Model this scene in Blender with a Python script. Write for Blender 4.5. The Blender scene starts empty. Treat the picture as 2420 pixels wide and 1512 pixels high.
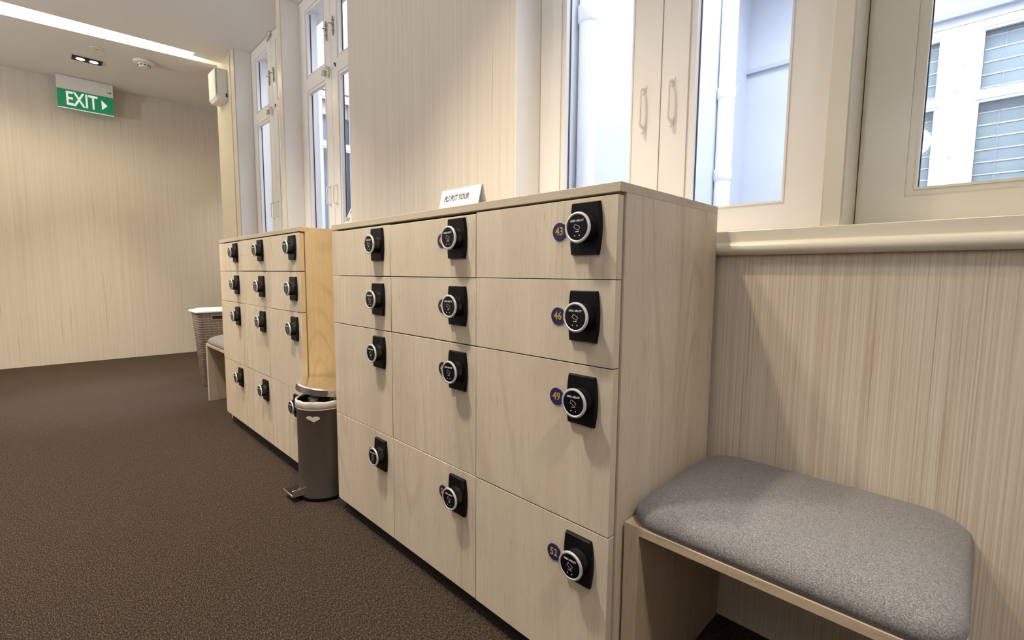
import bpy, bmesh, math, random
from mathutils import Vector, Matrix, Euler

SC = bpy.context.scene
COL = SC.collection
random.seed(7)

# ---------------------------------------------------------------- camera
CAM = Vector((0.4863, -0.7640, 0.8976))
yaw, pit, rol = math.radians(-45.0), math.radians(-5.445), math.radians(0.483)
fwd = Vector((math.sin(yaw) * math.cos(pit), math.cos(yaw) * math.cos(pit), math.sin(pit)))
rgt = Vector((math.cos(yaw), -math.sin(yaw), 0))
up = rgt.cross(fwd)
r2 = rgt * math.cos(rol) + up * math.sin(rol)
u2 = up * math.cos(rol) - rgt * math.sin(rol)
cd = bpy.data.cameras.new('camera')
cam = bpy.data.objects.new('camera', cd)
COL.objects.link(cam)
cd.sensor_width = 36.0
cd.lens = 1119.5 / 2420 * 36
cd.clip_start = 0.02
m = Matrix((r2, u2, -fwd)).transposed().to_4x4()
m.translation = CAM
cam.matrix_world = m
SC.camera = cam

# ---------------------------------------------------------------- world, exposure
w = bpy.data.worlds.new('sky')
SC.world = w
w.use_nodes = True
wn = w.node_tree.nodes['Background']
wn.inputs[0].default_value = (0.80, 0.88, 1.0, 1)
wn.inputs[1].default_value = 7.0
SC.view_settings.view_transform = 'Standard'
SC.view_settings.look = 'None'
SC.view_settings.gamma = 1
SC.view_settings.use_curve_mapping = False
SC.view_settings.exposure = 0.87


def spot(name, loc, power, color, angle=130, blend=1.0, radius=0.04, target=None):
    l = bpy.data.lights.new(name, 'SPOT')
    l.energy = power
    l.color = color
    l.spot_size = math.radians(angle)
    l.spot_blend = blend
    l.shadow_soft_size = radius
    o = bpy.data.objects.new(name, l)
    COL.objects.link(o)
    o.location = loc
    if target:
        o.rotation_euler = (Vector(target) - Vector(loc)).to_track_quat('-Z', 'Y').to_euler()
    return o


WARM = (1.0, 0.86, 0.64)
NEUT = (1.0, 0.95, 0.87)
COOL = (0.90, 0.93, 1.0)


def globe(loc, power, color, radius=0.09):
    l = bpy.data.lights.new('globe_lamp', 'POINT')
    l.energy = power
    l.color = color
    l.shadow_soft_size = radius
    o = bpy.data.objects.new('globe_lamp', l)
    COL.objects.link(o)
    o.location = loc
    return o


# ceiling downlights (one in view), added unseen fill spots, uplights added for ceiling brightness
spot('downlight_or_fill', (-0.55, -0.24, 2.66), 60, WARM, 92, 0.8)
spot('downlight_or_fill', (-2.50, -0.30, 2.66), 24, NEUT, 95, 0.8)
spot('downlight_or_fill', (1.25, -0.55, 2.66), 74, NEUT, 98, 0.9, 0.08)
spot('downlight_or_fill', (2.60, -0.70, 2.66), 46, NEUT, 100, 0.9, 0.08)  # unseen lamp added to brighten the side panel and posts
spot('downlight_or_fill', (-0.85, -0.74, 2.66), 92, NEUT, 102, 0.9, 0.08)
spot('downlight_or_fill', (-2.60, -0.74, 2.66), 90, NEUT, 112, 0.9, 0.08)
spot('downlight_or_fill', (-3.70, -1.45, 2.66), 155, WARM, 120, 0.9, 0.08)  # unseen lamp placed to even out the light on the end wall
spot('downlight_or_fill', (-5.11, -0.35, 2.64), 85, WARM, 64, 1.0)
spot('downlight_or_fill', (-3.75, -1.05, 2.66), 150, (0.62, 0.74, 1.0), 40, 1.0, 0.04, (-3.85, -0.45, 0.0))  # narrow cool spot added to make the bluish patch on the carpet
spot('downlight_or_fill', (-4.90, 1.10, 2.66), 52, NEUT, 100, 1.0)  # unseen lamp added to brighten the end wall by the passage
for xx in (-4.2, -2.2, 0.0, 1.8):
    spot('ceiling_fill', (xx, -2.9, 1.95), 48, (0.92, 0.96, 1.0), 150, 0.9, 0.10, (xx, -2.2, 2.7))  # added out of view to lift the ceiling brightness

# ---------------------------------------------------------------- materials


def mat(name, col=(0.8, 0.8, 0.8), rough=0.5, metal=0.0, spec=0.5, emit=None, estr=0.0):
    m = bpy.data.materials.new(name)
    m.use_nodes = True
    b = m.node_tree.nodes['Principled BSDF']
    b.inputs['Base Color'].default_value = (*col, 1)
    b.inputs['Roughness'].default_value = rough
    b.inputs['Metallic'].default_value = metal
    b.inputs['Specular IOR Level'].default_value = spec
    if emit:
        b.inputs['Emission Color'].default_value = (*emit, 1)
        b.inputs['Emission Strength'].default_value = estr
    return m


class NT:
    def __init__(s, m):
        s.t = m.node_tree
        s.b = s.t.nodes['Principled BSDF']

    def n(s, typ, **kw):
        x = s.t.nodes.new(typ)
        for k, v in kw.items():
            setattr(x, k, v)
        return x

    def l(s, a, b):
        s.t.links.new(a, b)

    def math(s, op, a, b=None, clamp=False):
        x = s.n('ShaderNodeMath', operation=op, use_clamp=clamp)
        for i, v in enumerate((a, b)):
            if v is None:
                continue
            if isinstance(v, (int, float)):
                x.inputs[i].default_value = v
            else:
                s.l(v, x.inputs[i])
        return x.outputs[0]

    def noise(s, vec, scale=1.0, detail=2.0, rough=0.5, dist=0.0):
        x = s.n('ShaderNodeTexNoise')
        x.inputs['Scale'].default_value = scale
        x.inputs['Detail'].default_value = detail
        x.inputs['Roughness'].default_value = rough
        x.inputs['Distortion'].default_value = dist
        s.l(vec, x.inputs['Vector'])
        return x.outputs['Fac']

    def ramp(s, fac, stops):
        x = s.n('ShaderNodeValToRGB')
        e = x.color_ramp.elements
        while len(e) < len(stops):
            e.new(0.5)
        for i, (p, c) in enumerate(stops):
            e[i].position = p
            e[i].color = (*c, 1) if len(c) == 3 else c
        s.l(fac, x.inputs[0])
        return x.outputs['Color']

    def mix(s, fac, a, b, mode='MIX'):
        x = s.n('ShaderNodeMix', data_type='RGBA', blend_type=mode)
        if isinstance(fac, (int, float)):
            x.inputs['Factor'].default_value = fac
        else:
            s.l(fac, x.inputs['Factor'])
        for k, v in ((6, a), (7, b)):
            if isinstance(v, tuple):
                x.inputs[k].default_value = (*v, 1)
            else:
                s.l(v, x.inputs[k])
        return x.outputs[2]

    def bump(s, h, strength=0.2, dist=0.001):
        x = s.n('ShaderNodeBump')
        x.inputs['Strength'].default_value = strength
        x.inputs['Distance'].default_value = dist
        s.l(h, x.inputs['Height'])
        s.l(x.outputs[0], s.b.inputs['Normal'])

    def hv(s, hs, vs, seed=True, horizontal=False):
        """surface coordinate (along, across the grain) scaled; grain runs along z (or x)"""
        tc = s.n('ShaderNodeTexCoord')
        sep = s.n('ShaderNodeSeparateXYZ')
        s.l(tc.outputs['Object'], sep.inputs[0])
        if horizontal:
            a = s.math('ADD', sep.outputs[2], sep.outputs[1])
            v = sep.outputs[0]
        else:
            a = s.math('ADD', sep.outputs[0], sep.outputs[1])
            v = sep.outputs[2]
        c = s.n('ShaderNodeCombineXYZ')
        s.l(s.math('MULTIPLY', a, hs), c.inputs[0])
        s.l(s.math('MULTIPLY', v, vs), c.inputs[1])
        if seed:
            oi = s.n('ShaderNodeObjectInfo')
            s.l(s.math('MULTIPLY', oi.outputs['Random'], 37.0), c.inputs[2])
        return c.outputs[0]


def wood(name, light, dark, pore, horizontal=False, rough=0.42):
    m = mat(name, light, rough)
    t = NT(m)
    band = t.noise(t.hv(9, 0.5, horizontal=horizontal), 1.0, 3, 0.55, 0.6)
    fine = t.noise(t.hv(70, 1.6, horizontal=horizontal), 1.0, 3, 0.6, 0.3)
    fig = t.noise(t.hv(3.4, 0.42, horizontal=horizontal), 1.0, 1, 0.4, 0.4)
    cont = t.math('SINE', t.math('MULTIPLY', fig, 120.0))
    fade = t.noise(t.hv(5, 1.1, horizontal=horizontal), 1.0, 1, 0.5)
    cont = t.math('MULTIPLY', t.ramp(cont, [(0.55, (0, 0, 0)), (1.0, (1, 1, 1))]), t.ramp(fade, [(0.45, (0, 0, 0)), (0.62, (1, 1, 1))]))
    pores = t.noise(t.hv(260, 14, horizontal=horizontal), 1.0, 2, 0.7)
    c = t.ramp(band, [(0.30, dark), (0.70, light)])
    c = t.mix(t.math('MULTIPLY', t.ramp(fine, [(0.42, (1, 1, 1)), (0.62, (0, 0, 0))]), 0.42), c, dark)
    c = t.mix(t.math('MULTIPLY', cont, 0.34), c, pore)
    c = t.mix(t.math('MULTIPLY', t.ramp(pores, [(0.30, (1, 1, 1)), (0.42, (0, 0, 0))]), 0.5), c, pore)
    t.l(c, t.b.inputs['Base Color'])
    t.bump(fine, 0.06, 0.0006)
    return m


M = {}
M['door'] = wood('pale_ash_laminate', (0.70, 0.61, 0.465), (0.61, 0.505, 0.375), (0.45, 0.335, 0.24))
M['panel'] = wood('ash_laminate_panel', (0.74, 0.645, 0.49), (0.61, 0.505, 0.37), (0.40, 0.30, 0.21))
M['edge'] = wood('ash_laminate_edge', (0.60, 0.52, 0.39), (0.52, 0.43, 0.31), (0.38, 0.30, 0.2), horizontal=True)
M['warmlit'] = wood('warm_lit_ash', (0.74, 0.56, 0.32), (0.64, 0.45, 0.23), (0.50, 0.33, 0.16))  # warm lamp light painted into the farther cabinet's sides and edges
M['bench'] = wood('ash_bench_laminate', (0.56, 0.45, 0.32), (0.45, 0.34, 0.23), (0.28, 0.20, 0.13))
M['benchH'] = wood('ash_bench_board', (0.56, 0.45, 0.32), (0.45, 0.34, 0.23), (0.28, 0.20, 0.13), horizontal=True)

# wallpaper with vertical brushed streaks
M['paper'] = mat('streaked_wallpaper', (0.6, 0.52, 0.42), 0.75, spec=0.25)
t = NT(M['paper'])
s1 = t.noise(t.hv(270, 0.7, seed=False), 1.0, 3, 0.65)
s2 = t.noise(t.hv(620, 2.0, seed=False), 1.0, 2, 0.6)
s3 = t.noise(t.hv(42, 0.25, seed=False), 1.0, 2, 0.5)
s4 = t.noise(t.hv(150, 1.1, seed=False), 1.0, 4, 0.6)
c = t.ramp(s1, [(0.33, (0.51, 0.41, 0.31)), (0.48, (0.60, 0.51, 0.40)), (0.64, (0.68, 0.605, 0.485))])
c = t.mix(t.math('MULTIPLY', t.ramp(s3, [(0.36, (1, 1, 1)), (0.55, (0, 0, 0))]), 0.25), c, (0.56, 0.43, 0.335))
c = t.mix(t.math('MULTIPLY', t.ramp(s4, [(0.33, (1, 1, 1)), (0.41, (0, 0, 0))]), 0.70), c, (0.42, 0.285, 0.20))
c = t.mix(t.math('MULTIPLY', t.ramp(s2, [(0.55, (0, 0, 0)), (0.68, (1, 1, 1))]), 0.35), c, (0.80, 0.74, 0.62))
t.l(c, t.b.inputs['Base Color'])
t.bump(s2, 0.25, 0.0006)

# paler wallpaper of the end wall and the pier
M['paper2'] = mat('pale_streaked_wallpaper', (0.7, 0.62, 0.52), 0.75, spec=0.25)
t = NT(M['paper2'])
s1 = t.noise(t.hv(55, 0.5, seed=False), 1.0, 3, 0.6)
s2 = t.noise(t.hv(300, 2.0, seed=False), 1.0, 2, 0.6)
s4 = t.noise(t.hv(60, 1.1, seed=False), 1.0, 3, 0.5)
c = t.ramp(s1, [(0.30, (0.63, 0.565, 0.485)), (0.50, (0.67, 0.61, 0.53)), (0.70, (0.70, 0.645, 0.57))])
c = t.mix(t.math('MULTIPLY', t.ramp(s4, [(0.27, (1, 1, 1)), (0.35, (0, 0, 0))]), 0.60), c, (0.46, 0.35, 0.24))
c = t.mix(t.math('MULTIPLY', t.ramp(s2, [(0.52, (0, 0, 0)), (0.68, (1, 1, 1))]), 0.25), c, (0.80, 0.75, 0.66))
t.l(c, t.b.inputs['Base Color'])
t.bump(s2, 0.2, 0.0005)

# carpet
M['carpet'] = mat('brown_loop_carpet', (0.06, 0.045, 0.035), 0.95, spec=0.1)
t = NT(M['carpet'])
tc = t.n('ShaderNodeTexCoord')
mp = t.n('ShaderNodeMapping')
mp.inputs['Rotation'].default_value = (0, 0, math.radians(-42))
mp.inputs['Scale'].default_value = (125, 380, 1)
t.l(tc.outputs['Object'], mp.inputs['Vector'])
f1 = t.noise(mp.outputs[0], 1.0, 4, 0.75)
f2 = t.noise(tc.outputs['Object'], 2.2, 3, 0.6)
f3 = t.noise(tc.outputs['Object'], 260, 2, 0.7)
c = t.ramp(f1, [(0.38, (0.009, 0.006, 0.0045)), (0.51, (0.034, 0.022, 0.0155)), (0.66, (0.18, 0.13, 0.092))])
c = t.mix(t.math('MULTIPLY', t.ramp(f3, [(0.54, (0, 0, 0)), (0.68, (1, 1, 1))]), 0.55), c, (0.16, 0.115, 0.082))
c = t.mix(t.math('MULTIPLY', f2, 0.22), c, (0.026, 0.020, 0.018))
t.l(c, t.b.inputs['Base Color'])
t.bump(f1, 0.8, 0.003)

# cushion fabric
M['fabric'] = mat('grey_heather_fabric', (0.3, 0.28, 0.27), 0.92, spec=0.15)
t = NT(M['fabric'])
tc = t.n('ShaderNodeTexCoord')
mp = t.n('ShaderNodeMapping')
mp.inputs['Scale'].default_value = (520, 820, 600)
t.l(tc.outputs['Object'], mp.inputs['Vector'])
f1 = t.noise(mp.outputs[0], 1.0, 3, 0.75)
f2 = t.noise(tc.outputs['Object'], 160, 2, 0.6)
c = t.ramp(f1, [(0.32, (0.070, 0.062, 0.057)), (0.50, (0.180, 0.168, 0.160)), (0.70, (0.38, 0.36, 0.345))])
c = t.mix(t.math('MULTIPLY', t.ramp(f2, [(0.30, (1, 1, 1)), (0.40, (0, 0, 0))]), 0.5), c, (0.09, 0.08, 0.075))
t.l(c, t.b.inputs['Base Color'])
t.b.inputs['Sheen Weight'].default_value = 0.12
t.bump(f1, 0.35, 0.001)

M['cream'] = mat('cream_gloss_paint', (0.74, 0.67, 0.53), 0.28)
t = NT(M['cream'])
tc = t.n('ShaderNodeTexCoord')
f = t.noise(tc.outputs['Object'], 26, 3, 0.6)
t.bump(f, 0.10, 0.004)
M['white'] = mat('white_window_paint', (0.84, 0.80, 0.755), 0.32)
t = NT(M['white'])
tc = t.n('ShaderNodeTexCoord')
t.bump(t.noise(tc.outputs['Object'], 30, 2, 0.5), 0.06, 0.003)
M['ceil'] = mat('ceiling_paint', (0.82, 0.79, 0.77), 0.85, spec=0.2)
M['cove'] = mat('cove_paint', (0.85, 0.80, 0.66), 0.8)
M['ext'] = mat('exterior_white_render', (0.63, 0.65, 0.70), 0.85, spec=0.2)
M['extwin'] = mat('exterior_window_paint', (0.90, 0.91, 0.94), 0.5)
M['extgrey'] = mat('grey_ledge_paint', (0.52, 0.54, 0.62), 0.8)
M['seal'] = mat('dark_glazing_seal', (0.05, 0.05, 0.055), 0.6)
M['blind'] = mat('pale_blind_slat', (0.50, 0.60, 0.62), 0.6)
M['dimroom'] = mat('dim_room_tone', (0.30, 0.36, 0.46), 0.7)  # flat grey-blue paints the dim rooms behind the outside windows
M['black'] = mat('black_plastic', (0.004, 0.004, 0.005), 0.45, spec=0.22)
M['gloss'] = mat('gloss_black_face', (0.003, 0.003, 0.005), 0.25, spec=0.3)
M['ribbed'] = mat('ribbed_black_collar', (0.014, 0.013, 0.012), 0.22)
M['ring'] = mat('satin_silver_ring', (0.80, 0.80, 0.82), 0.28, metal=0.55)
M['print'] = mat('white_print', (0.78, 0.78, 0.8), 0.5)
M['navy'] = mat('navy_disc', (0.022, 0.018, 0.085), 0.35)
M['gold'] = mat('gold_print', (0.62, 0.37, 0.08), 0.38, metal=0.2)
M['chrome'] = mat('polished_steel', (0.90, 0.89, 0.88), 0.20, metal=1.0)
M['steel'] = mat('brushed_bin_steel', (0.30, 0.265, 0.245), 0.36, metal=0.85)
M['liner'] = mat('cream_bin_liner', (0.60, 0.55, 0.48), 0.5)
M['dark'] = mat('black_void', (0.006, 0.006, 0.007), 0.6)
M['paperw'] = mat('white_paper', (0.74, 0.72, 0.71), 0.6)
M['ink'] = mat('dark_print', (0.05, 0.045, 0.045), 0.6)
M['tissue'] = mat('crumpled_tissue', (0.75, 0.73, 0.75), 0.8)
M['bindark'] = mat('bin_rubbish_and_shade', (0.012, 0.012, 0.03), 0.25)  # black for the rubbish and for shade painted inside the bin
M['plastic'] = mat('white_plastic', (0.80, 0.78, 0.74), 0.4)
M['brass'] = mat('worn_metal', (0.45, 0.41, 0.34), 0.35, metal=0.9)
M['green'] = mat('exit_green', (0.0, 0.23, 0.10), 0.3, emit=(0.0, 0.42, 0.17), estr=0.10)
M['exitw'] = mat('exit_white', (0.8, 0.82, 0.8), 0.4, emit=(0.9, 0.95, 0.92), estr=0.25)
M['lamp'] = mat('lamp_glow', (1, 1, 1), 0.5, emit=(1.0, 0.97, 0.95), estr=5)
M['cove_led'] = mat('cove_led_glow', (1, 1, 1), 0.5, emit=(1.0, 0.88, 0.60), estr=20.0)
M['blue_led'] = mat('blue_indicator', (0.4, 0.4, 0.9), 0.4, emit=(0.4, 0.4, 1.0), estr=0.6)

# basket plastic: rows of dots painted dark as shaded openings, in a woven relief
M['basket'] = mat('taupe_woven_plastic', (0.40, 0.33, 0.28), 0.5)
t = NT(M['basket'])
tc = t.n('ShaderNodeTexCoord')
sep = t.n('ShaderNodeSeparateXYZ')
t.l(tc.outputs['Object'], sep.inputs[0])
a = t.math('ADD', sep.outputs[0], sep.outputs[1])
row = t.math('SINE', t.math('MULTIPLY', sep.outputs[2], 2 * math.pi / 0.019))
colw = t.math('SINE', t.math('MULTIPLY', a, 2 * math.pi / 0.030))
hole_shade = t.math('MULTIPLY', t.math('GREATER_THAN', row, 0.80), t.math('GREATER_THAN', colw, 0.45))
hole_shade = t.math('MULTIPLY', hole_shade, 0.75)
c = t.mix(hole_shade, (0.42, 0.35, 0.295), (0.13, 0.105, 0.085))
t.l(c, t.b.inputs['Base Color'])
t.bump(row, 0.22, 0.002)

# thin window glass
g = bpy.data.materials.new('clear_window_glass')
g.use_nodes = True
nt = g.node_tree
nt.nodes.remove(nt.nodes['Principled BSDF'])
tr = nt.nodes.new('ShaderNodeBsdfTransparent')
gl = nt.nodes.new('ShaderNodeBsdfGlossy')
gl.inputs['Roughness'].default_value = 0.02
fr = nt.nodes.new('ShaderNodeFresnel')
fr.inputs['IOR'].default_value = 1.45
mx = nt.nodes.new('ShaderNodeMixShader')
geo = nt.nodes.new('ShaderNodeNewGeometry')
inv = nt.nodes.new('ShaderNodeMath')
inv.operation = 'SUBTRACT'
inv.inputs[0].default_value = 1.0
mul = nt.nodes.new('ShaderNodeMath')
mul.operation = 'MULTIPLY'
nt.links.new(geo.outputs['Backfacing'], inv.inputs[1])
nt.links.new(inv.outputs[0], mul.inputs[0])
nt.links.new(fr.outputs[0], mul.inputs[1])
nt.links.new(mul.outputs[0], mx.inputs[0])
nt.links.new(tr.outputs[0], mx.inputs[1])
nt.links.new(gl.outputs[0], mx.inputs[2])
nt.links.new(mx.outputs[0], nt.nodes['Material Output'].inputs['Surface'])
M['glass'] = g

# ---------------------------------------------------------------- mesh helpers


class MB:
    def __init__(s):
        s.v, s.f, s.mi, s.sm, s.mats = [], [], [], [], []

    def m(s, k):
        if k not in s.mats:
            s.mats.append(k)
        return s.mats.index(k)

    def add(s, vs, fs, k, smooth=False, T=None):
        b = len(s.v)
        for p in vs:
            p = Vector(p)
            s.v.append(T @ p if T else p)
        for f in fs:
            s.f.append([b + i for i in f])
            s.mi.append(s.m(k))
            s.sm.append(smooth)
        return s

    def box(s, x0, x1, y0, y1, z0, z1, k, T=None):
        vs = [(x, y, z) for x in (x0, x1) for y in (y0, y1) for z in (z0, z1)]
        fs = [(0, 1, 3, 2), (4, 6, 7, 5), (0, 4, 5, 1), (2, 3, 7, 6), (0, 2, 6, 4), (1, 5, 7, 3)]
        return s.add(vs, fs, k, False, T)

    def rings(s, rings, k, smooth=True, cap0=True, cap1=True, T=None):
        n = len(rings[0])
        vs = [p for r in rings for p in r]
        fs = []
        for i in range(len(rings) - 1):
            for j in range(n):
                a, b = i * n + j, i * n + (j + 1) % n
                fs.append((a, b, b + n, a + n))
        s.add(vs, fs, k, smooth, T)
        if cap0:
            s.add(rings[0], [tuple(reversed(range(n)))], k, False, T)
        if cap1:
            s.add(rings[-1], [tuple(range(n))], k, False, T)
        return s

    def lathe(s, prof, k, n=40, T=None, cap0=True, cap1=True, smooth=True):
        """profile [(radius, z)] about z"""
        rings = [[(r * math.cos(2 * math.pi * j / n), r * math.sin(2 * math.pi * j / n), z) for j in range(n)] for r, z in prof]
        return s.rings(rings, k, smooth, cap0, cap1, T)

    def prism(s, poly, d0, d1, k, T=None):
        """polygon in xy extruded in z"""
        n = len(poly)
        vs = [(x, y, d0) for x, y in poly] + [(x, y, d1) for x, y in poly]
        fs = [tuple(reversed(range(n))), tuple(range(n, 2 * n))] + [(i, (i + 1) % n, n + (i + 1) % n, n + i) for i in range(n)]
        return s.add(vs, fs, k, False, T)

    def tube(s, pts, r, k, n=10, T=None):
        pts = [Vector(p) for p in pts]
        rings = []
        prev = None
        for i, p in enumerate(pts):
            d = (pts[min(i + 1, len(pts) - 1)] - pts[max(i - 1, 0)]).normalized()
            a = prev if prev else (Vector((0, 0, 1)) if abs(d.z) < 0.9 else Vector((1, 0, 0)))
            x = d.cross(a).normalized()
            y = x.cross(d).normalized()
            prev = y
            rings.append([tuple(p + x * r * math.cos(2 * math.pi * j / n) + y * r * math.sin(2 * math.pi * j / n)) for j in range(n)])
        return s.rings(rings, k, True, True, True, T)

    def text(s, string, size, k, T, depth=0.0004, sx=1.0, shear=0.0, align='CENTER', offset=0.0):
        cu = bpy.data.curves.new('tmp', 'FONT')
        cu.body = string
        cu.size = size
        cu.extrude = depth
        cu.align_x = align
        cu.align_y = 'CENTER'
        cu.shear = shear
        cu.offset = offset
        cu.resolution_u = 3
        o = bpy.data.objects.new('tmp', cu)
        COL.objects.link(o)
        bpy.context.view_layer.update()
        me = o.evaluated_get(bpy.context.evaluated_depsgraph_get()).to_mesh()
        vs = [(v.co.x * sx, v.co.y, v.co.z) for v in me.vertices]
        fs = [tuple(p.vertices) for p in me.polygons]
        o.to_mesh_clear()
        bpy.data.objects.remove(o)
        bpy.data.curves.remove(cu)
        return s.add(vs, fs, k, False, T)

    def obj(s, name, parent=None, loc=(0, 0, 0), rot=(0, 0, 0), bevel=0.0, seg=2, sharp=35, fix=True, mesh=None, weld=False):
        if mesh is None:
            me = bpy.data.meshes.new(name)
            me.from_pydata([tuple(v) for v in s.v], [], s.f)
            for k in s.mats:
                me.materials.append(M[k])
            me.polygons.foreach_set('material_index', s.mi)
            me.polygons.foreach_set('use_smooth', s.sm)
            me.update()
            if fix:
                bm = bmesh.new()
                bm.from_mesh(me)
                if weld:
                    bmesh.ops.remove_doubles(bm, verts=bm.verts, dist=1e-6)
                bmesh.ops.recalc_face_normals(bm, faces=bm.faces)
                bm.to_mesh(me)
                bm.free()
            me.set_sharp_from_angle(angle=math.radians(sharp))
        else:
            me = mesh
        o = bpy.data.objects.new(name, me)
        COL.objects.link(o)
        o.parent = parent
        o.location = loc
        o.rotation_euler = rot
        if bevel:
            b = o.modifiers.new('bevel', 'BEVEL')
            b.width = bevel
            b.segments = seg
            b.limit_method = 'ANGLE'
            b.angle_limit = math.radians(40)
            b.harden_normals = False
        return o


def empty(name, loc=(0, 0, 0), rot=(0, 0, 0), parent=None):
    o = bpy.data.objects.new(name, None)
    o.empty_display_size = 0.05
    COL.objects.link(o)
    o.location = loc
    o.rotation_euler = rot
    o.parent = parent
    return o


def tag(o, label, cat, group=None, kind=None):
    o['label'] = label
    o['category'] = cat
    if group:
        o['group'] = group
    if kind:
        o['kind'] = kind
    return o


def struct(o, label=None):
    o['kind'] = 'structure'
    if label:
        o['label'] = label
    return o


def rrect(cx, cy, hx, hy, r, z, n=6):
    r = max(min(r, hx - 1e-4, hy - 1e-4), 1e-4)
    pts = []
    for qx, qy, a0 in ((1, 1, 0), (-1, 1, 90), (-1, -1, 180), (1, -1, 270)):
        for i in range(n + 1):
            a = math.radians(a0 + 90 * i / n)
            pts.append((cx + qx * (hx - r) + r * math.cos(a), cy + qy * (hy - r) + r * math.sin(a), z))
    return pts


CEIL = 2.70
WY = 0.47      # window wall face
SY = 0.595     # sash face

# ---------------------------------------------------------------- room shell
struct(MB().box(-6.4, 3.4, -3.4, 2.3, -0.08, 0.0, 'carpet').obj('floor'), 'dark brown flecked carpet')
# ceiling with the slanting light slot
zc0, zc1 = CEIL, CEIL + 0.22


def far_e(y):
    return -4.48 + 0.118 * y


def near_e(y):
    return -4.297 + 0.06 * y


mb = MB()
mb.prism([(near_e(-3.4), -3.4), (3.4, -3.4), (3.4, 0.80), (near_e(0.27), 0.80), (near_e(0.27), 0.27)], zc0, zc1, 'ceil')
mb.prism([(-6.4, -3.4), (far_e(-3.4), -3.4), (far_e(0.47), 0.47), (far_e(0.47), 2.3), (-6.4, 2.3)], zc0, zc1, 'ceil')
mb.prism([(far_e(0.47) + 0.075, 0.27), (near_e(0.27), 0.27), (near_e(0.27), 0.80), (far_e(0.47) + 0.075, 0.80)], zc0, zc1, 'ceil')
mb.prism([(far_e(0.47), 0.47), (far_e(0.47) + 0.075, 0.47), (far_e(0.47) + 0.075, 0.80), (far_e(0.47), 0.80)], zc0, zc1, 'cove')
mb.prism([(-5.2, -3.4), (-3.9, -3.4), (-3.9, 0.80), (-5.2, 0.80)], zc1, zc1 + 0.05, 'cove')
struct(mb.obj('ceiling', fix=True), 'grey-white ceiling with a light slot')

struct(MB().box(-6.1, -5.82, -3.4, 2.3, 0, CEIL + 0.2, 'paper2').obj('wall_left'), 'pale streaked wallpaper at the end of the room')
struct(MB().box(-6.1, 3.4, -3.6, -3.4, 0, CEIL + 0.2, 'ceil').obj('wall_front'))
struct(MB().box(3.4, 3.6, -3.6, 0.80, 0, CEIL + 0.2, 'ceil').obj('wall_right'))
struct(MB().box(-5.82, -4.40, 2.1, 2.3, 0, CEIL, 'paper2').obj('wall_passage'))

mb = MB().box(-3.955, 3.4, WY, 0.78, 0, 0.985, 'paper')
struct(mb.obj('wall_back'), 'streaked wallpaper below the windows')
struct(MB().box(-1.99, -0.738, WY, 0.78, 1.0, CEIL, 'paper2').box(-0.738, -0.735, WY - 0.0005, 0.645, 1.0095, CEIL, 'white').obj('wall_pier'), 'wallpapered pier between the windows')
mb = MB().box(-4.50, -3.955, WY, 0.78, 0, CEIL, 'cream').box(-4.50, -4.35, 0.78, 2.3, 0, CEIL, 'cream').box(-3.9545, -3.951, WY + 0.002, 0.645, 1.0095, CEIL, 'white')  # white lining paints daylight onto the reveal's side face
struct(mb.obj('wall_corner'), 'cream painted corner of the window wall')
struct(MB().box(1.20, 3.4, WY, 0.78, 1.0, CEIL, 'paper').obj('wall_pier_right'))
# architrave at the corner
mb = MB().box(-4.085, -4.045, WY - 0.012, WY, 1.01, CEIL, 'cream').box(-4.04, -3.95, WY - 0.007, WY, 1.01, CEIL, 'cream')
struct(mb.obj('trim_1', bevel=0.003), 'upright cream moulding beside the far window')

# sill with rounded nosing
mb = MB()
mb.box(-3.955, 3.4, 0.460, 0.60, 0.975, 1.0095, 'cream')
prof = []
for i in range(13):
    a = math.radians(90 + 180 * i / 12)
    prof.append((0.4625 + 0.0175 * math.cos(a), 0.9665 + 0.0165 * math.sin(a)))
rings = [[(x, y, z) for y, z in prof] for x in (-3.955, 3.4)]
mb.rings(rings, 'cream', True)
struct(mb.obj('trim_2', bevel=0.0015), 'glossy cream window sill with a rounded nosing')

# mullion posts
struct(MB().box(-3.0, -2.938, WY, 0.66, 1.0, CEIL, 'cream').box(-2.938, -2.935, WY + 0.008, 0.645, 1.0095, CEIL, 'white').obj('trim_3', bevel=0.0015), 'cream post between the two far windows')  # white side lining carries daylight brightness on the cream post
struct(MB().box(0.213, 0.254, WY, 0.66, 1.0, CEIL, 'cream').obj('trim_4', bevel=0.004), 'cream post between the two near windows')

# ---------------------------------------------------------------- windows


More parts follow.
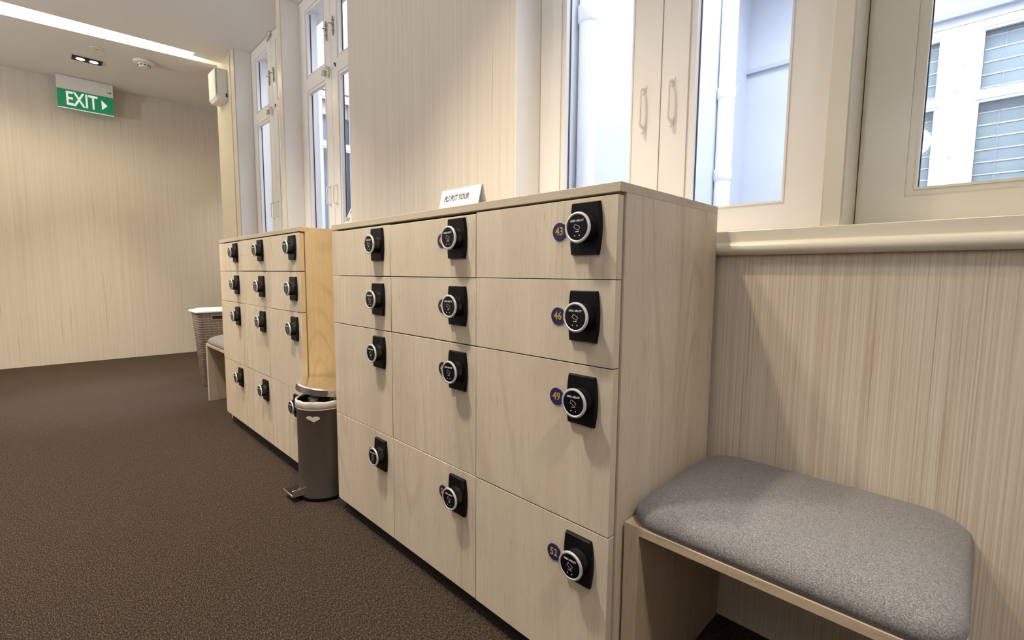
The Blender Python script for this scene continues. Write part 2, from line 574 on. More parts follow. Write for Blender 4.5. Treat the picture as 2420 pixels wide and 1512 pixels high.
def sash(parent, x0, x1, z0, z1, glass_rows, y=SY, stile=0.095, wm='white', dep=0.042, deepL=None, deepR=None, flip=1):
    """casement sash in the x-z plane with stepped moulding, glass rows = [(zb, zt)]"""
    sl = (deepL or stile) - 0.010
    sr = (deepR or stile) - 0.010
    glass_rows = [(zb - 0.010, zt + 0.010) for zb, zt in glass_rows]
    mb = MB()
    mb.box(x0, x0 + sl, y, y + dep, z0, z1, wm)
    mb.box(x1 - sr, x1, y, y + dep, z0, z1, wm)
    zs = [z0] + [q for g_ in glass_rows for q in g_] + [z1]
    for i in range(0, len(zs), 2):
        mb.box(x0 + sl, x1 - sr, y, y + dep, zs[i], zs[i + 1], wm)
    gx0, gx1 = x0 + sl, x1 - sr
    for zb, zt in glass_rows:           # inner bead and dark seal
        b = 0.020
        ya, yb = y + 0.006, y + 0.026
        mb.box(gx0, gx0 + b, ya, yb, zb, zt, wm)
        mb.box(gx1 - b, gx1, ya, yb, zb, zt, wm)
        mb.box(gx0 + b, gx1 - b, ya, yb, zb, zb + b, wm)
        mb.box(gx0 + b, gx1 - b, ya, yb, zt - b, zt, wm)
        for q0, q1 in ((gx0, gx1),):            # raised lip at the inner edge of the moulding
            l_ = 0.005
            mb.box(q0 + b - l_, q0 + b, ya - 0.003, ya, zb + b - l_, zt - b + l_, wm)
            mb.box(q1 - b, q1 - b + l_, ya - 0.003, ya, zb + b - l_, zt - b + l_, wm)
            mb.box(q0 + b, q1 - b, ya - 0.003, ya, zb + b - l_, zb + b, wm)
            mb.box(q0 + b, q1 - b, ya - 0.003, ya, zt - b, zt - b + l_, wm)
        mb.box(gx0 + b, gx0 + b + 0.0018, yb - 0.003, yb + 0.004, zb + b, zt - b, 'seal')
    o = mb.obj('sash', parent)
    for zb, zt in glass_rows:
        MB().box(gx0 + 0.004, gx1 - 0.004, y + 0.0275, y + 0.0315, zb + 0.004, zt - 0.004, 'glass').obj('glass_pane', o)
    return o


def handle(parent, x, z, y=SY, h=0.115, side=1):
    pts = []
    d = 0.026
    for i in range(7):
        a = math.radians(90 * i / 6)
        pts.append((x, y - d + 0.014 - 0.014 * math.sin(a) if False else y - d * math.sin(a) + 0.0, z - h / 2 + 0.012 * (1 - math.cos(a))))
    top = [(p[0], p[1], 2 * z - p[2]) for p in reversed(pts)]
    mb = MB().tube(pts + top, 0.0045, 'white', 8)
    for zz in (z - h / 2, z + h / 2):
        mb.box(x - 0.006, x + 0.006, y - 0.003, y, zz - 0.012, zz + 0.012, 'white')
    return mb.obj('handle', parent)


def barrel_bolt(parent, x, z, y=SY):
    mb = MB().box(x - 0.010, x + 0.010, y - 0.003, y, z - 0.045, z + 0.045, 'white')
    mb.tube([(x, y - 0.009, z - 0.06), (x, y - 0.009, z + 0.05)], 0.0045, 'brass', 8)
    for dz in (-0.03, 0.0, 0.03):
        mb.box(x - 0.009, x + 0.009, y - 0.014, y - 0.002, z + dz - 0.003, z + dz + 0.003, 'brass')
    mb.tube([(x, y - 0.009, z + 0.01), (x - 0.012, y - 0.028, z + 0.008)], 0.0035, 'brass', 8)
    return mb.obj('bolt', parent)


def hasp(parent, x, z, y=SY):
    mb = MB().box(x - 0.045, x + 0.035, y - 0.004, y, z - 0.012, z + 0.012, 'white')
    mb.tube([(x - 0.012, y, z + 0.006), (x - 0.012, y - 0.022, z + 0.006), (x - 0.012, y - 0.022, z - 0.006), (x - 0.012, y, z - 0.006)], 0.0028, 'brass', 6)
    mb.add([(x + 0.045, y - 0.004, z + 0.02), (x + 0.068, y - 0.004, z + 0.012), (x + 0.066, y - 0.004, z - 0.012),
            (x + 0.045, y - 0.001, z + 0.02), (x + 0.068, y - 0.001, z + 0.012), (x + 0.066, y - 0.001, z - 0.012)],
           [(0, 1, 2), (5, 4, 3), (0, 3, 4, 1), (1, 4, 5, 2), (2, 5, 3, 0)], 'dark')
    return mb.obj('hasp', parent)


ROWS = [(1.084, 2.10), (2.20, 2.61)]


def window(name, xa, xb, label, sl=0.105, hw=True, handles=1.387, gap=0.003, xm=None, wm='white'):
    e = struct(empty(name, ((xa + xb) / 2, SY, 1.01)), label)
    off = -e.location
    xm = xm or (xa + xb) / 2
    z0, z1 = 1.012, CEIL - 0.004
    for (x0, x1, dl, dr) in ((xa + 0.002, xm - gap / 2, sl, 0.092), (xm + gap / 2, xb - 0.002, 0.092, sl)):
        o = sash(e, x0, x1, z0, z1, ROWS, deepL=dl, deepR=dr, wm=wm)
        o.location = off
        hx = x1 - 0.052 if x0 < xm - 0.1 else x0 + 0.037
        handle(o, hx, handles)
        barrel_bolt(o, hx + 0.012, 2.385)
        if x0 < xm - 0.1 and hw:
            hasp(o, x1 - 0.005, 2.155)
    # head bolt
    if hw:
        mb = MB().box(xm - 0.012, xm + 0.012, SY - 0.018, SY - 0.001, CEIL - 0.03, CEIL - 0.003, 'white')
        mb.tube([(xm - 0.045, SY - 0.012, CEIL - 0.05), (xm + 0.03, SY - 0.012, CEIL - 0.02)], 0.005, 'brass', 8)
        mb.obj('head_bolt', e, loc=off)
    # outer frame behind the sashes
    mb = MB()
    mb.box(xa, xa + 0.035, 0.645, 0.70, 1.0, CEIL, 'white').box(xb - 0.035, xb, 0.645, 0.70, 1.0, CEIL, 'white')
    mb.box(xa + 0.035, xb - 0.035, 0.645, 0.70, 1.0, 1.03, 'white').box(xa + 0.035, xb - 0.035, 0.645, 0.70, CEIL - 0.04, CEIL, 'white')
    mb.obj('window_frame', e, loc=off)
    return e


window('window_1', -3.950, -3.0, 'far double casement window beside the cream corner')
window('window_2', -2.935, -1.99, 'double casement window left of the wallpapered pier')
window('window_3', -0.735, 0.213, 'double casement window behind the near cabinet', hw=False, handles=1.41, gap=0.0035, xm=-0.249)
window('window_4', 0.254, 1.20, 'window above the near bench', hw=False, sl=0.096, wm='cream')

# padlocks hanging from the hasps


def padlock(x, z, label, tilt):
    y = SY - 0.030
    e = tag(empty('padlock', (x, y, z), (0, tilt, 0)), label, 'padlock')
    mb = MB().box(-0.019, 0.019, -0.009, 0.009, -0.046, -0.010, 'brass')
    mb.obj('body', e, bevel=0.003)
    pts = [(-0.012, 0, -0.012)] + [(0.012 * math.cos(math.radians(a)), 0, 0.004 + 0.012 * math.sin(math.radians(a))) for a in range(180, -1, -20)] + [(0.012, 0, -0.012)]
    MB().tube(pts, 0.003, 'chrome', 8).obj('shackle', e)
    mb = MB()
    for i in range(4):
        mb.lathe([(0.006, -0.003), (0.006, 0.003)], 'plastic', 14, Matrix.Translation((0.0, -0.006, -0.016 - 0.008 * i)) @ Matrix.Rotation(0, 4, 'Y'))
    mb.obj('number_wheels', e)
    return e


padlock(-2.490, 2.150, 'silver combination padlock on the window left of the wallpapered pier', 0.35)
padlock(-3.505, 2.150, 'small brass padlock hanging on the farthest window beside the cream corner', 0.05)

# ---------------------------------------------------------------- light wells outside
mb = MB()
mb.box(-1.35, -1.17, 0.78, 4.05, -0.5, 5.2, 'ext')
mb.box(-1.35, 2.6, 3.85, 4.05, -0.5, 1.02, 'ext')
mb.box(-1.35, -0.27, 3.85, 4.05, 1.02, 2.64, 'ext')
mb.box(0.78, 2.6, 3.85, 4.05, 1.02, 2.64, 'ext')
mb.box(-1.35, 2.6, 3.85, 4.05, 2.64, 5.2, 'ext')
mb.box(2.4, 2.6, 0.78, 3.85, -0.5, 5.2, 'ext')
struct(mb.obj('wall_courtyard'), 'white rendered walls outside the near windows')
struct(MB().box(-1.17, 2.4, 3.815, 3.85, 2.690, 2.725, 'extgrey').obj('trim_5'), 'thin grey ledge on the white outside wall')
struct(MB().box(-1.17, 2.4, 3.15, 3.85, 3.55, 3.67, 'ext').obj('trim_6'), 'unseen projecting slab added to shade the outside wall')  # added above the view so its shade darkens the wall upward
mb = MB()
mb.box(-4.4, -1.35, 3.0, 3.2, -0.5, 5.2, 'ext')
mb.box(-4.4, -4.2, 0.80, 1.17, -0.5, 5.2, 'ext')
mb.box(-4.4, -4.2, 1.17, 2.2, 2.68, 5.2, 'ext')
mb.box(-4.4, -4.2, 1.17, 2.2, -0.5, 1.02, 'ext')
mb.box(-4.4, -4.2, 2.2, 3.0, -0.5, 5.2, 'ext')
struct(mb.obj('wall_courtyard_far'), 'white rendered walls outside the far windows')
struct(MB().box(-4.35, 2.6, 0.78, 4.05, -0.6, -0.5, 'ext').obj('floor_courtyard'))
# outer skin above the room windows
struct(MB().box(-4.4, 2.6, 0.60, 0.78, CEIL + 0.22, 5.2, 'ext').obj('wall_outer'))

# opposite window with blinds (facing -y)
e = struct(empty('window_5', (0.24, 3.84, 1.02)), 'white window with pale blinds across the light well')
off = -e.location
OR = [(1.08, 2.102), (2.166, 2.57)]
for (x0, x1, dl, dr) in ((-0.25, 0.228, 0.10, 0.094), (0.256, 0.74, 0.088, 0.10)):
    o = sash(e, x0, x1, 1.03, 2.63, OR, y=3.845, wm='extwin', deepL=dl, deepR=dr)
    o.location = off
    bl = MB()
    for zb, zt in ((1.03, 2.60),):
        z = zb
        while z < zt - 0.05:
            bl.add([(x0 + 0.03, 3.935, z), (x1 - 0.03, 3.935, z), (x1 - 0.03, 3.915, z + 0.088), (x0 + 0.03, 3.915, z + 0.088),
                    (x0 + 0.03, 3.938, z), (x1 - 0.03, 3.938, z), (x1 - 0.03, 3.918, z + 0.088), (x0 + 0.03, 3.918, z + 0.088)],
                   [(0, 1, 2, 3), (7, 6, 5, 4), (0, 4, 5, 1), (2, 6, 7, 3), (1, 5, 6, 2), (0, 3, 7, 4)], 'blind')
            bl.box(x0 + 0.03, x1 - 0.03, 3.912, 3.916, z + 0.082, z + 0.090, 'extwin')
            z += 0.0835
    bl.tube([((x0 + x1) / 2 - 0.04, 3.905, 1.05), ((x0 + x1) / 2 - 0.04, 3.905, 2.6)], 0.003, 'extgrey', 6)
    bl.obj('blind', e, loc=off, fix=False)
mb = MB().box(-0.27, 0.78, 3.90, 4.0, 1.02, 1.03, 'extwin').box(-0.27, 0.78, 3.84, 3.90, 2.632, 2.64, 'extwin').box(0.2285, 0.2555, 3.85, 3.90, 1.03, 2.63, 'extwin')
mb.box(-0.27, -0.252, 3.85, 3.90, 1.03, 2.63, 'extwin').box(0.742, 0.78, 3.85, 3.90, 1.03, 2.63, 'extwin')
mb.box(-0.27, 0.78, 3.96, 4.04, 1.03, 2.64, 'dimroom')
mb.box(0.222, 0.232, 3.835, 3.846, 2.20, 2.29, 'extwin').box(0.222, 0.232, 3.835, 3.846, 1.75, 1.84, 'extwin').box(0.252, 0.262, 3.835, 3.846, 2.36, 2.45, 'extwin')
mb.obj('window_frame', e, loc=off)

# window on the x = -4.2 wall, seen through window_2
e = struct(empty('window_6', (-4.2, 1.7, 1.02)), 'white window with grey panes beyond the far light well')
o1 = sash(e, -0.51, -0.02, 0.01, 1.64, [(0.06, 1.11), (1.165, 1.58)], y=0, wm='extwin')
o2 = sash(e, -0.015, 0.475, 0.01, 1.64, [(0.06, 1.11), (1.165, 1.58)], y=0, wm='extwin')
for o in (o1, o2):
    o.rotation_euler = (0, 0, math.pi / 2)
mb = MB().box(-0.14, -0.10, -0.50, 0.49, 0.0, 1.65, 'dimroom').box(-0.10, -0.06, -0.50, 0.49, 1.44, 1.65, 'cove')  # grey sheet paints the dim room, cream block paints its ceiling glow
mb.obj('window_frame', e)

# downpipes


def pipe(x, y, r, label, zs):
    e = tag(empty('downpipe', (x, y, -0.5)), label, 'pipe')
    MB().lathe([(r, 0.0), (r, 5.6)], 'extwin', 28).obj('pipe_run', e)
    for z in zs:
        MB().lathe([(r + 0.001, z + 0.5 - 0.05), (r + 0.008, z + 0.5 - 0.04), (r + 0.008, z + 0.5 + 0.04), (r + 0.001, z + 0.5 + 0.045)], 'extwin', 28).obj('collar', e)
    return e


pipe(-1.105, 3.24, 0.062, 'white downpipe in the back corner outside, seen through the near window right pane', (2.36, 1.72))
pipe(-1.118, 1.40, 0.050, 'white downpipe close outside the left pane of the near window', (2.28,))

# ---------------------------------------------------------------- ceiling things
# luminous strip tucked behind the near edge of the slot
mb = MB()
ya, yb_ = -3.35, 0.22
mb.prism([(near_e(ya) - 0.030, ya), (near_e(yb_) - 0.030, yb_), (near_e(yb_) - 0.004, yb_), (near_e(ya) - 0.004, ya)], CEIL + 0.07, CEIL + 0.12, 'cove_led')
tag(mb.obj('strip_light'), 'warm glowing strip light recessed in the ceiling slot', 'light')

e = tag(empty('twin_downlight', (-5.11, -0.347, CEIL)), 'black framed rectangular twin ceiling downlight, lit, above the exit sign', 'downlight')
mb = MB()
mb.box(-0.055, 0.055, -0.097, 0.097, -0.006, -0.001, 'black')
mb.obj('frame', e, bevel=0.001)
for yy in (-0.043, 0.043):
    MB().lathe([(0.027, -0.0075), (0.029, -0.0065)], 'lamp', 28, Matrix.Translation((0, yy, 0))).obj('lamp', e)

e = tag(empty('smoke_detector', (-4.79, 0.0, CEIL)), 'round white smoke detector on the ceiling near the light slot', 'smoke detector')
MB().lathe([(0.075, -0.001), (0.078, -0.008), (0.074, -0.02), (0.055, -0.026)], 'plastic', 36).obj('base', e)
MB().lathe([(0.045, -0.026), (0.044, -0.04), (0.034, -0.052), (0.02, -0.055)], 'plastic', 36).obj('sensor_head', e)
mb = MB()
for k in range(10):
    mb.box(0.0405, 0.0445, -0.008, 0.008, -0.042, -0.034, 'dark', Matrix.Rotation(math.radians(36 * k), 4, 'Z'))
mb.obj('vent', e)
e = tag(empty('ceiling_sprinkler', (-4.77, -0.312, CEIL)), 'small flush round white sprinkler cover between the downlight and the light slot', 'sprinkler')
MB().lathe([(0.042, -0.001), (0.042, -0.004), (0.036, -0.006)], 'plastic', 30).obj('cover_plate', e)
MB().lathe([(0.012, -0.006), (0.010, -0.010)], 'brass', 18).obj('nozzle', e)

# exit sign (faces +x)
e = tag(empty('exit_sign', (-5.70, -0.332, CEIL)), 'green illuminated EXIT sign with arrow hanging from the ceiling', 'exit sign')
mb = MB().box(-0.028, 0.028, -0.200, 0.200, -0.122, -0.004, 'plastic')
TX = Matrix(((0, 0, 1, 0), (1, 0, 0, 0), (0, 1, 0, 0), (0, 0, 0, 1)))   # text x->y, y->z, z->x
for i, wd in enumerate((0.03, 0.02, 0.035)):
    mb.box(0.028, 0.0285, 0.105 + 0.0 * i, 0.105 + wd, -0.022 - 0.009 * i, -0.0195 - 0.009 * i, 'extgrey')
    mb.box(0.028, 0.0285, 0.147, 0.147 + wd, -0.022 - 0.009 * i, -0.0195 - 0.009 * i, 'extgrey')
mb.box(0.028, 0.0286, 0.155, 0.166, -0.086, -0.080, 'ink').box(0.028, 0.0286, 0.169, 0.176, -0.087, -0.077, 'ink').box(0.028, 0.0286, 0.178, 0.187, -0.088, -0.074, 'ink')
mb.obj('housing', e, bevel=0.003)
mb = MB().box(-0.006, 0.006, -0.198, 0.198, -0.285, -0.122, 'green').box(-0.0065, 0.0065, -0.199, 0.199, -0.289, -0.285, 'exitw')
p = mb.obj('sign_panel', e)
mb = MB()
mb.text('EXIT', 0.150, 'exitw', Matrix.Translation((0.0065, -0.030, -0.203)) @ TX, 0.0006, sx=0.74, offset=0.0022)
for i_ in range(len(mb.v)):
    mb.v[i_].z = -0.203 + (mb.v[i_].z + 0.203) * 1.17
mb.obj('lettering', p, fix=False)
mb = MB()
tri = [(0.0, -0.045), (0.043, 0.0), (0.0, 0.045)]
mb.prism(tri, 0.0, 0.0012, 'exitw', Matrix.Translation((0.0062, 0.112, -0.203)) @ TX)
mb.obj('arrow', p)

# wall box beside the far window
e = tag(empty('wall_box', (-4.275, WY, 2.465)), 'white plastic box high on the cream corner beside the far window', 'wall box')
mb = MB()
sec = [(-0.115, 0.0), (0.115, 0.0), (0.115, -0.070), (0.100, -0.088), (-0.105, -0.088), (-0.115, -0.075)]
sec2 = [(x * 0.93, y * 0.80) for x, y in sec]
mb.rings([[(x, y, z) for x, y in s_] for s_, z in ((sec2, -0.125), (sec, -0.10), (sec, 0.125))], 'plastic', False)
mb.obj('housing', e, bevel=0.004, weld=True)
MB().box(0.098, 0.1165, -0.089, -0.0865, -0.10, 0.12, 'extgrey').obj('front_seam', e)
MB().box(0.105, 0.113, -0.0895, -0.086, -0.095, -0.08, 'blue_led').obj('indicator', e)
MB().box(0.112, 0.117, -0.016, -0.004, -0.098, -0.068, 'dark').obj('cable_clip', e)

# ---------------------------------------------------------------- locker cabinets
DZ = [0.0, -0.1594, -0.3298, -0.6669, -1.0011]           # door tops below first door top
ROWZ = [0.988, 0.817, 0.648, 0.311]
NUMZ = [0.986, 0.813, 0.643, 0.2965]
CW = 0.40
TF = Matrix(((1, 0, 0, 0), (0, 0, -1, 0), (0, 1, 0, 0), (0, 0, 0, 1)))   # xy plane -> xz plane facing -y (z -> -y)

# shared lock meshes, origin at the plate centre on the door face, facing -y
mb = MB()
n = 10
out = []
for i in range(n + 1):
    tt = -1 + 2 * i / n
    out.append((0.0385 - 0.0055 * tt * tt, 0.0505 * tt))
for i in range(n + 1):
    tt = 1 - 2 * i / n
    out.append((-0.0345 + 0.0035 * tt * tt, 0.0505 * tt))
n2 = len(out)
lay = [[(x * s_, y * (s_ if s_ == 1 else s2), z) for x, y in out] for s_, s2, z in ((1, 1, 0.0), (1, 1, 0.005), (0.95, 0.965, 0.0085))]
mb.rings(lay, 'black', False, T=TF)
PLATE = mb.obj('lock_plate').data
mb = MB()
n = 72
prof = [(0.026, 0.006), (0.0265, 0.010), (0.0255, 0.013), (0.0255, 0.024), (0.0285, 0.028), (0.0285, 0.031)]
rings = []
for q, (r, z) in enumerate(prof):
    rings.append([((r + (0.0007 if (j % 2 and q in (2, 3)) else 0)) * math.cos(2 * math.pi * j / n), (r + (0.0007 if (j % 2 and q in (2, 3)) else 0)) * math.sin(2 * math.pi * j / n), z) for j in range(n)])
mb.rings(rings, 'ribbed', True, T=TF)
KNOB = mb.obj('lock_knob').data
mb = MB().lathe([(0.0245, 0.031), (0.0292, 0.031), (0.0296, 0.0325), (0.0290, 0.0348), (0.0262, 0.0355), (0.0243, 0.0345)], 'ring', 56, TF, cap0=False, cap1=False)
RING = mb.obj('knob_ring').data
mb = MB().lathe([(0.0246, 0.031), (0.0246, 0.0344), (0.0240, 0.0347)], 'gloss', 48, TF)
zt = 0.0349
TT = TF @ Matrix.Translation((0, 0, zt))
mb.text('ASSA ABLOY', 0.0057, 'print', TT @ Matrix.Translation((0, 0.0125, 0)), 0.0001, sx=0.98, offset=0.0001)


def line(mb, a, b, wd, k, T):
    a, b = Vector((*a, 0)), Vector((*b, 0))
    d = (b - a).normalized()
    p_ = Vector((-d.y, d.x, 0)) * wd / 2
    a = a - d * wd / 2
    b = b + d * wd / 2
    mb.add([a - p_, b - p_, b + p_, a + p_], [(0, 1, 2, 3)], k, False, T)


card = [(-0.0078, 0.0002), (-0.0042, 0.0062), (0.0068, 0.0004), (0.0032, -0.0056)]
for i in range(4):
    line(mb, card[i], card[(i + 1) % 4], 0.0006, 'print', TT)
line(mb, (-0.0040, -0.0080), (0.0040, -0.0080), 0.0011, 'print', TT)
for sx in (-0.0055, 0.0055):
    mb.lathe([(0.0011, 0.0), (0.0011, 0.0004)], 'print', 12, TT @ Matrix.Translation((sx, -0.0155, 0)))
FACE = mb.obj('knob_face', fix=False).data
DISC0 = MB().lathe([(0.0185, 0.0), (0.0185, 0.0015), (0.0180, 0.002)], 'navy', 40, TF).obj('number_disc').data
for nm in ('lock_plate', 'lock_knob', 'knob_ring', 'knob_face', 'number_disc'):
    for o in [o for o in bpy.data.objects if o.name.split('.')[0] == nm]:
        bpy.data.objects.remove(o)

jit = {}


def cabinet(xr, dz, label, numbers, name='locker_cabinet', side='panel'):
    W_ = 3 * CW + 0.006
    D_ = 0.442
    e = tag(empty(name, (xr, 0, 0)), label, 'locker cabinet', 'banks of twelve lockers')
    H_ = 1.07 + dz
    X0 = -W_
    MB().box(X0, -0.0006 if side == 'warmlit' else 0, 0.0, D_, H_ - 0.018, H_, 'edge').obj('top_panel', e, bevel=0.0008)
    if side == 'warmlit':
        MB().box(-0.0006, 0.0, 0.0008, D_, H_ - 0.0185, H_ - 0.0008, 'warmlit').obj('warm_lit_end', e)  # thin slab carries the painted warm light on the top panel's end
    MB().box(-0.018, 0, 0.0225, D_, 0.045, H_ - 0.018, side).obj('side_panel', e, bevel=0.0006)
    MB().box(X0, X0 + 0.018, 0.0225, D_, 0.045, H_ - 0.018, side).obj('side_panel', e, bevel=0.0006)
    MB().box(X0 + 0.018, -0.018, D_ - 0.012, D_, 0.045, H_ - 0.018, 'panel').obj('back_panel', e)
    mb = MB()
    for k in (1, 2):
        xx = -0.003 - k * CW
        mb.box(xx - 0.009, xx + 0.009, 0.030, D_ - 0.012, 0.063, H_ - 0.018, 'panel')
    mb.box(X0 + 0.018, -0.018, 0.030, D_ - 0.012, 0.045, 0.063, 'panel')
    mb.obj('divider', e)
    MB().box(X0 + 0.018, -0.018, 0.0275, 0.0285, 0.063, H_ - 0.018, 'dark').obj('gap_shade', e)  # black sheet paints the shade in the gaps between doors
    MB().box(X0 + 0.01, -0.01, 0.028, D_ - 0.01, 0.0, 0.045, 'dark').obj('plinth', e)
    for c_ in range(3):
        xr_ = -0.003 - c_ * CW
        for r_ in range(4):
            j1 = random.uniform(-0.0008, 0.0008)
            zt_ = (1.0468 if r_ == 0 else 1.0487) + dz + DZ[r_] - (0.001 if r_ else 0) + (j1 if r_ else random.choice((0, -0.0015, -0.003)) * (1 if c_ else 0))
            zb_ = 1.0487 + dz + DZ[r_ + 1] + 0.0015 + j1
            hw = CW / 2 - 0.0012
            hh = (zt_ - zb_) / 2
            cx, cz = xr_ - CW / 2, (zt_ + zb_) / 2
            yj = random.uniform(-0.0012, 0.0)
            d = MB().box(-hw, hw, 0.0, 0.019, -hh, hh, 'door')
            if c_ == 0:
                d.box(hw - 0.0004, hw + 0.0004, 0.0008, 0.0185, -hh + 0.0006, hh - 0.0006, 'warmlit' if side == 'warmlit' else 'door')
            do = d.obj('door', e, loc=(cx, yj, cz), bevel=0.0009)
            lx = xr_ - 0.0715
            lz = ROWZ[r_] + dz
            rel = (lx - cx, 0, lz - cz)
            MB().obj('lock_plate', do, loc=rel, mesh=PLATE)
            MB().obj('lock_knob', do, loc=(rel[0] + 0.004, 0, rel[2]), mesh=KNOB)
            MB().obj('knob_ring', do, loc=(rel[0] + 0.004, 0, rel[2]), mesh=RING)
            MB().obj('knob_face', do, loc=(rel[0] + 0.004, 0, rel[2]), rot=(0, random.uniform(-0.03, 0.03), 0), mesh=FACE)
            dx = xr_ - 0.137
            if numbers:
                num = str(numbers + r_ * 3 + (2 - c_))
                mb = MB().lathe([(0.0185, 0.0), (0.0185, 0.0015), (0.0180, 0.002)], 'navy', 40, TF)
                mb.text(num, 0.0225, 'gold', TF @ Matrix.Translation((0.0, 0, 0.0023)), 0.0002, sx=0.92, offset=0.00035)
                o = mb.obj('number_disc', do, loc=(dx - cx, 0, NUMZ[r_] + dz - cz), fix=False)
                o['label'] = 'navy disc with gold number ' + num
            else:
                MB().obj('number_disc', do, loc=(dx - cx + 0.012, 0, lz - cz), mesh=DISC0)
    return e


cabinet(0.0, 0.0, 'nearer pale wood locker cabinet with navy and gold numbers 41 to 52', 41)
cabinet(-1.5023, 0.0149, 'farther pale wood locker cabinet beside the taupe laundry basket', 0, side='warmlit')

# ---------------------------------------------------------------- benches


def bench(x0, label, gl=0.0):
    e = tag(empty('bench', (x0, 0.04, 0)), label, 'bench', 'upholstered benches')
    L_, D_ = 0.497, 0.425
    if gl:
        L_ = gl
    MB().box(0, 0.032, 0, D_, 0.0, 0.4065, 'bench').obj('side_panel', e, bevel=0.0008)
    MB().box(L_ - 0.032, L_, 0, D_, 0.0, 0.4065, 'bench').obj('side_panel', e, bevel=0.0008)
    MB().box(0.032, L_ - 0.032, 0, D_, 0.389, 0.4065, 'benchH').obj('seat_board', e, bevel=0.0008)
    mb = MB()
    cx, cy = L_ / 2, D_ / 2
    prof = [(0.005, 0.0), (0.001, 0.006), (-0.001, 0.015), (0.002, 0.025), (0.010, 0.035), (0.022, 0.0435), (0.038, 0.0505), (0.058, 0.056), (0.085, 0.0605), (0.12, 0.0635), (0.16, 0.0655), (0.195, 0.066)]
    rings = [rrect(cx, cy, L_ / 2 - d, D_ / 2 - d, max(0.062 - d * 0.25, 0.012), 0.4065 + z, 8) for d, z in prof]
    mb.rings(rings, 'fabric', True)
    mb.obj('cushion', e, sharp=80)
    return e


bench(0.006, 'wooden bench with grey padded seat beside the nearer locker cabinet')
bench(-3.338, 'small wooden bench with grey padded seat between the farther lockers and the basket', 0.60)

# ---------------------------------------------------------------- laundry basket
e = tag(empty('laundry_basket', (-3.875, 0.255, 0)), 'taupe woven plastic laundry basket with white lid beside the far bench', 'laundry basket')
mb = MB()
prof = [(0.085, 0.125, 0.0), (0.093, 0.133, 0.006), (0.128, 0.170, 0.585), (0.132, 0.174, 0.592)]
mb.rings([rrect(0, 0, hx, hy, 0.045, z, 6) for hx, hy, z in prof], 'basket', True)
mb.obj('body', e, sharp=60)
mb = MB()
prof = [(0.140, 0.182, 0.586), (0.146, 0.188, 0.590), (0.146, 0.188, 0.598), (0.136, 0.178, 0.603), (0.115, 0.155, 0.605), (0.108, 0.148, 0.612), (0.085, 0.125, 0.616)]
mb.rings([rrect(0, 0, hx, hy, 0.045, z, 6) for hx, hy, z in prof], 'plastic', True)
mb.obj('lid', e, sharp=40)
MB().box(0.117, 0.128, -0.075, 0.075, 0.535, 0.560, 'dark').obj('opening_shade', e, rot=(0, 0, 0))  # solid dark block paints the shade of the hand grip recess
mb = MB()
mb.box(0.1235, 0.1315, -0.085, 0.085, 0.560, 0.566, 'basket').box(0.1215, 0.1300, -0.085, 0.085, 0.529, 0.535, 'basket')
mb.obj('handle_rim', e)

# ---------------------------------------------------------------- pedal bin
BX, BY, BR = -1.392, 0.030, 0.103
e = tag(empty('pedal_bin', (BX, BY, 0), (0, 0, math.radians(-45))), 'round dark steel pedal bin with its lid ajar between the two locker cabinets', 'bin')
MB().lathe([(BR - 0.002, 0.0), (BR, 0.003), (BR, 0.014), (BR - 0.003, 0.015)], 'black', 56).obj('base_ring', e)
mb = MB().lathe([(BR - 0.003, 0.014), (BR - 0.003, 0.363), (BR - 0.001, 0.366), (BR - 0.001, 0.370)], 'steel', 64, cap1=False)
# worn heart-shaped glue mark
mb2 = []
mb.obj('body', e)
mk = MB()
ang0 = math.radians(-46 + 45)
top_, bot_ = [], []
for i in range(33):
    u_ = -1 + 2 * i / 32
    lobe = math.sqrt(max(0.0, 1 - ((abs(u_) - 0.48) / 0.52) ** 2)) if abs(u_) > 0.02 else 0.25
    th = ang0 + 0.27 * u_
    cr, sr_ = (BR - 0.0024) * math.cos(th), (BR - 0.0024) * math.sin(th)
    top_.append((cr, sr_, 0.338 - 0.001 * u_ + 0.0075 * lobe))
    bot_.append((cr, sr_, 0.338 - 0.001 * u_ - 0.0015 - (0.006 + 0.007 * math.exp(-((u_ - 0.15) / 0.45) ** 2)) * (1 - u_ * u_) ** 0.5))
mk.add(bot_ + top_, [(i, i + 1, 34 + i, 33 + i) for i in range(32)], 'liner', True)
mk.obj('glue_mark', e, fix=False)
MB().lathe([(BR - 0.001, 0.366), (BR + 0.002, 0.369), (BR + 0.001, 0.373), (BR - 0.004, 0.374)], 'chrome', 64, cap0=False, cap1=False).obj('rim', e)
# folded bag edge, slightly crumpled
rings = []
n = 72
for (r, z) in ((BR - 0.001, 0.3715), (BR + 0.0015, 0.3745), (BR + 0.0015, 0.394), (BR - 0.0005, 0.400), (BR - 0.004, 0.401), (BR - 0.007, 0.395)):
    rings.append([((r + 0.0009 * math.sin(j * 1.7 + z * 300)) * math.cos(2 * math.pi * j / n), (r + 0.0009 * math.sin(j * 1.7 + z * 300)) * math.sin(2 * math.pi * j / n), z + 0.0012 * math.sin(j * 0.9)) for j in range(n)])
MB().rings(rings, 'liner', True, cap0=False, cap1=False).obj('bin_liner', e, sharp=80)
MB().lathe([(BR - 0.0065, 0.396), (BR - 0.010, 0.380), (BR - 0.012, 0.30), (0.004, 0.298)], 'bindark', 56, cap0=False).obj('bag_inside_shade', e)  # black surface paints the shade inside the cream bag
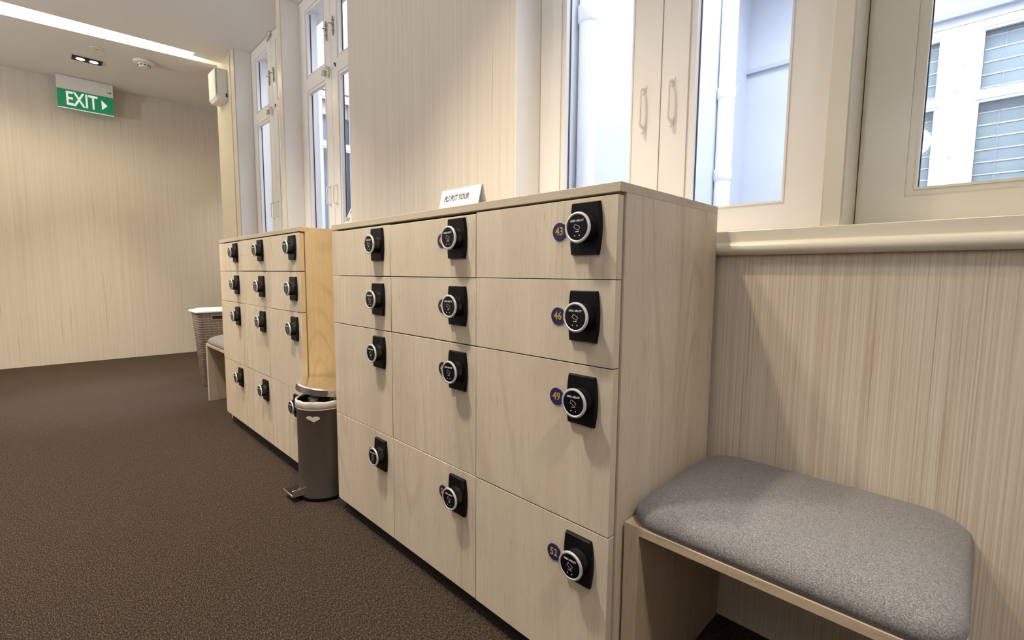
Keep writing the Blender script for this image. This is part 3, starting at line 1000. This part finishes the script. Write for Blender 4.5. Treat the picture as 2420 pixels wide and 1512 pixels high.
# lid, hinged at +y
lid = empty('lid_pivot', (0, BR + 0.002, 0.408), (math.radians(-11), 0, 0))
bpy.data.objects.remove(lid)
TL = Matrix.Translation((0, BR + 0.002, 0.412)) @ Matrix.Rotation(math.radians(-9), 4, 'X') @ Matrix.Translation((0, -BR - 0.002, 0))
mb = MB().lathe([(BR - 0.004, 0.008), (BR - 0.001, 0.0), (BR + 0.001, 0.0), (BR + 0.001, 0.024), (BR - 0.002, 0.028), (BR - 0.05, 0.031), (0.002, 0.032)], 'chrome', 64, TL, cap0=True)
mb.obj('lid', e)
mb = MB().box(-0.03, 0.03, BR - 0.002, BR + 0.012, 0.36, 0.42, 'black')
mb.obj('hinge', e, bevel=0.002)
# pedal facing the room
mb = MB()
mb.box(-0.072, 0.026, -0.140, -0.086, 0.026, 0.0285, 'chrome')
mb.box(-0.072, 0.026, -0.1425, -0.1395, 0.024, 0.031, 'chrome')
mb.box(0.0245, 0.027, -0.1425, -0.090, 0.024, 0.052, 'chrome')
mb.box(-0.070, 0.0245, -0.1395, -0.086, 0.0285, 0.0298, 'black')
mb.box(-0.035, 0.000, -0.098, -0.080, 0.012, 0.030, 'steel')
mb.obj('pedal', e, rot=(0, 0, math.radians(45)), bevel=0.0006)


def crumple(r, seed, k, name, loc, label, cat, sq=(1, 1, 0.6)):
    rnd = random.Random(seed)
    bm = bmesh.new()
    bmesh.ops.create_icosphere(bm, subdivisions=3, radius=r)
    for v in bm.verts:
        f = 1 + 0.30 * math.sin(v.co.x * 190 + seed) * math.cos(v.co.y * 160 + seed * 2) + rnd.uniform(-0.10, 0.10)
        v.co = Vector((v.co.x * f * sq[0], v.co.y * f * sq[1], v.co.z * f * sq[2]))
    me = bpy.data.meshes.new(name)
    bm.to_mesh(me)
    bm.free()
    me.materials.append(M[k])
    o = bpy.data.objects.new(name, me)
    COL.objects.link(o)
    o.location = loc
    return tag(o, label, cat)


crumple(0.070, 3, 'bindark', 'rubbish', (BX - 0.006, BY - 0.002, 0.358), 'dark crumpled rubbish filling the open pedal bin', 'rubbish', (0.95, 0.95, 0.6))
crumple(0.022, 5, 'tissue', 'crumpled_tissue', (BX + 0.050, BY + 0.040, 0.395), 'crumpled white tissue under the bin lid at the right', 'tissue')
crumple(0.013, 8, 'liner', 'paper_scrap', (BX + 0.030, BY - 0.048, 0.397), 'small cream paper scrap at the front of the open bin', 'paper')

# ---------------------------------------------------------------- signs
e = tag(empty('tent_card', (-0.588, 0.085, 1.07)), 'white tent card reading PLS PUT YOUR on the nearer locker cabinet', 'sign')
tl = math.radians(-14)
mb = MB().box(-0.088, 0.088, -0.0006, 0.0006, 0.0006, 0.074, 'paperw', Matrix.Rotation(tl, 4, 'X'))
mb.text('PLS PUT YOUR', 0.0235, 'ink', Matrix.Rotation(tl, 4, 'X') @ Matrix.Translation((-0.014, -0.0009, 0.046)) @ TF, 0.0001, sx=0.72, shear=0.18, offset=0.0005)
mb.obj('front_leaf', e, fix=False)
mb = MB().box(-0.088, 0.088, -0.0006, 0.0006, 0.0006, 0.074, 'paperw', Matrix.Translation((0.004, 0.0375, 0.0)) @ Matrix.Rotation(-tl, 4, 'X'))
mb.obj('back_leaf', e)

e = tag(empty('sill_card', (-2.205, 0.478, 1.0095), (math.radians(-19), 0, 0)), 'white card with dark italic letters leaning on the sill beside the pier', 'sign')
mb = MB()
mb.prism([(-0.075, 0.0), (0.075, 0.0), (0.115, 0.300), (0.005, 0.300)], -0.0006, 0.0006, 'paperw', TF)
mb.text('A', 0.030, 'ink', Matrix.Translation((0.014, -0.0009, 0.258)) @ TF, 0.0001, sx=0.75, shear=0.25, align='LEFT', offset=0.0006)
mb.text('SHO', 0.030, 'ink', Matrix.Translation((-0.012, -0.0009, 0.213)) @ TF, 0.0001, sx=0.75, shear=0.25, align='LEFT', offset=0.0006)
mb.obj('card', e, fix=False)
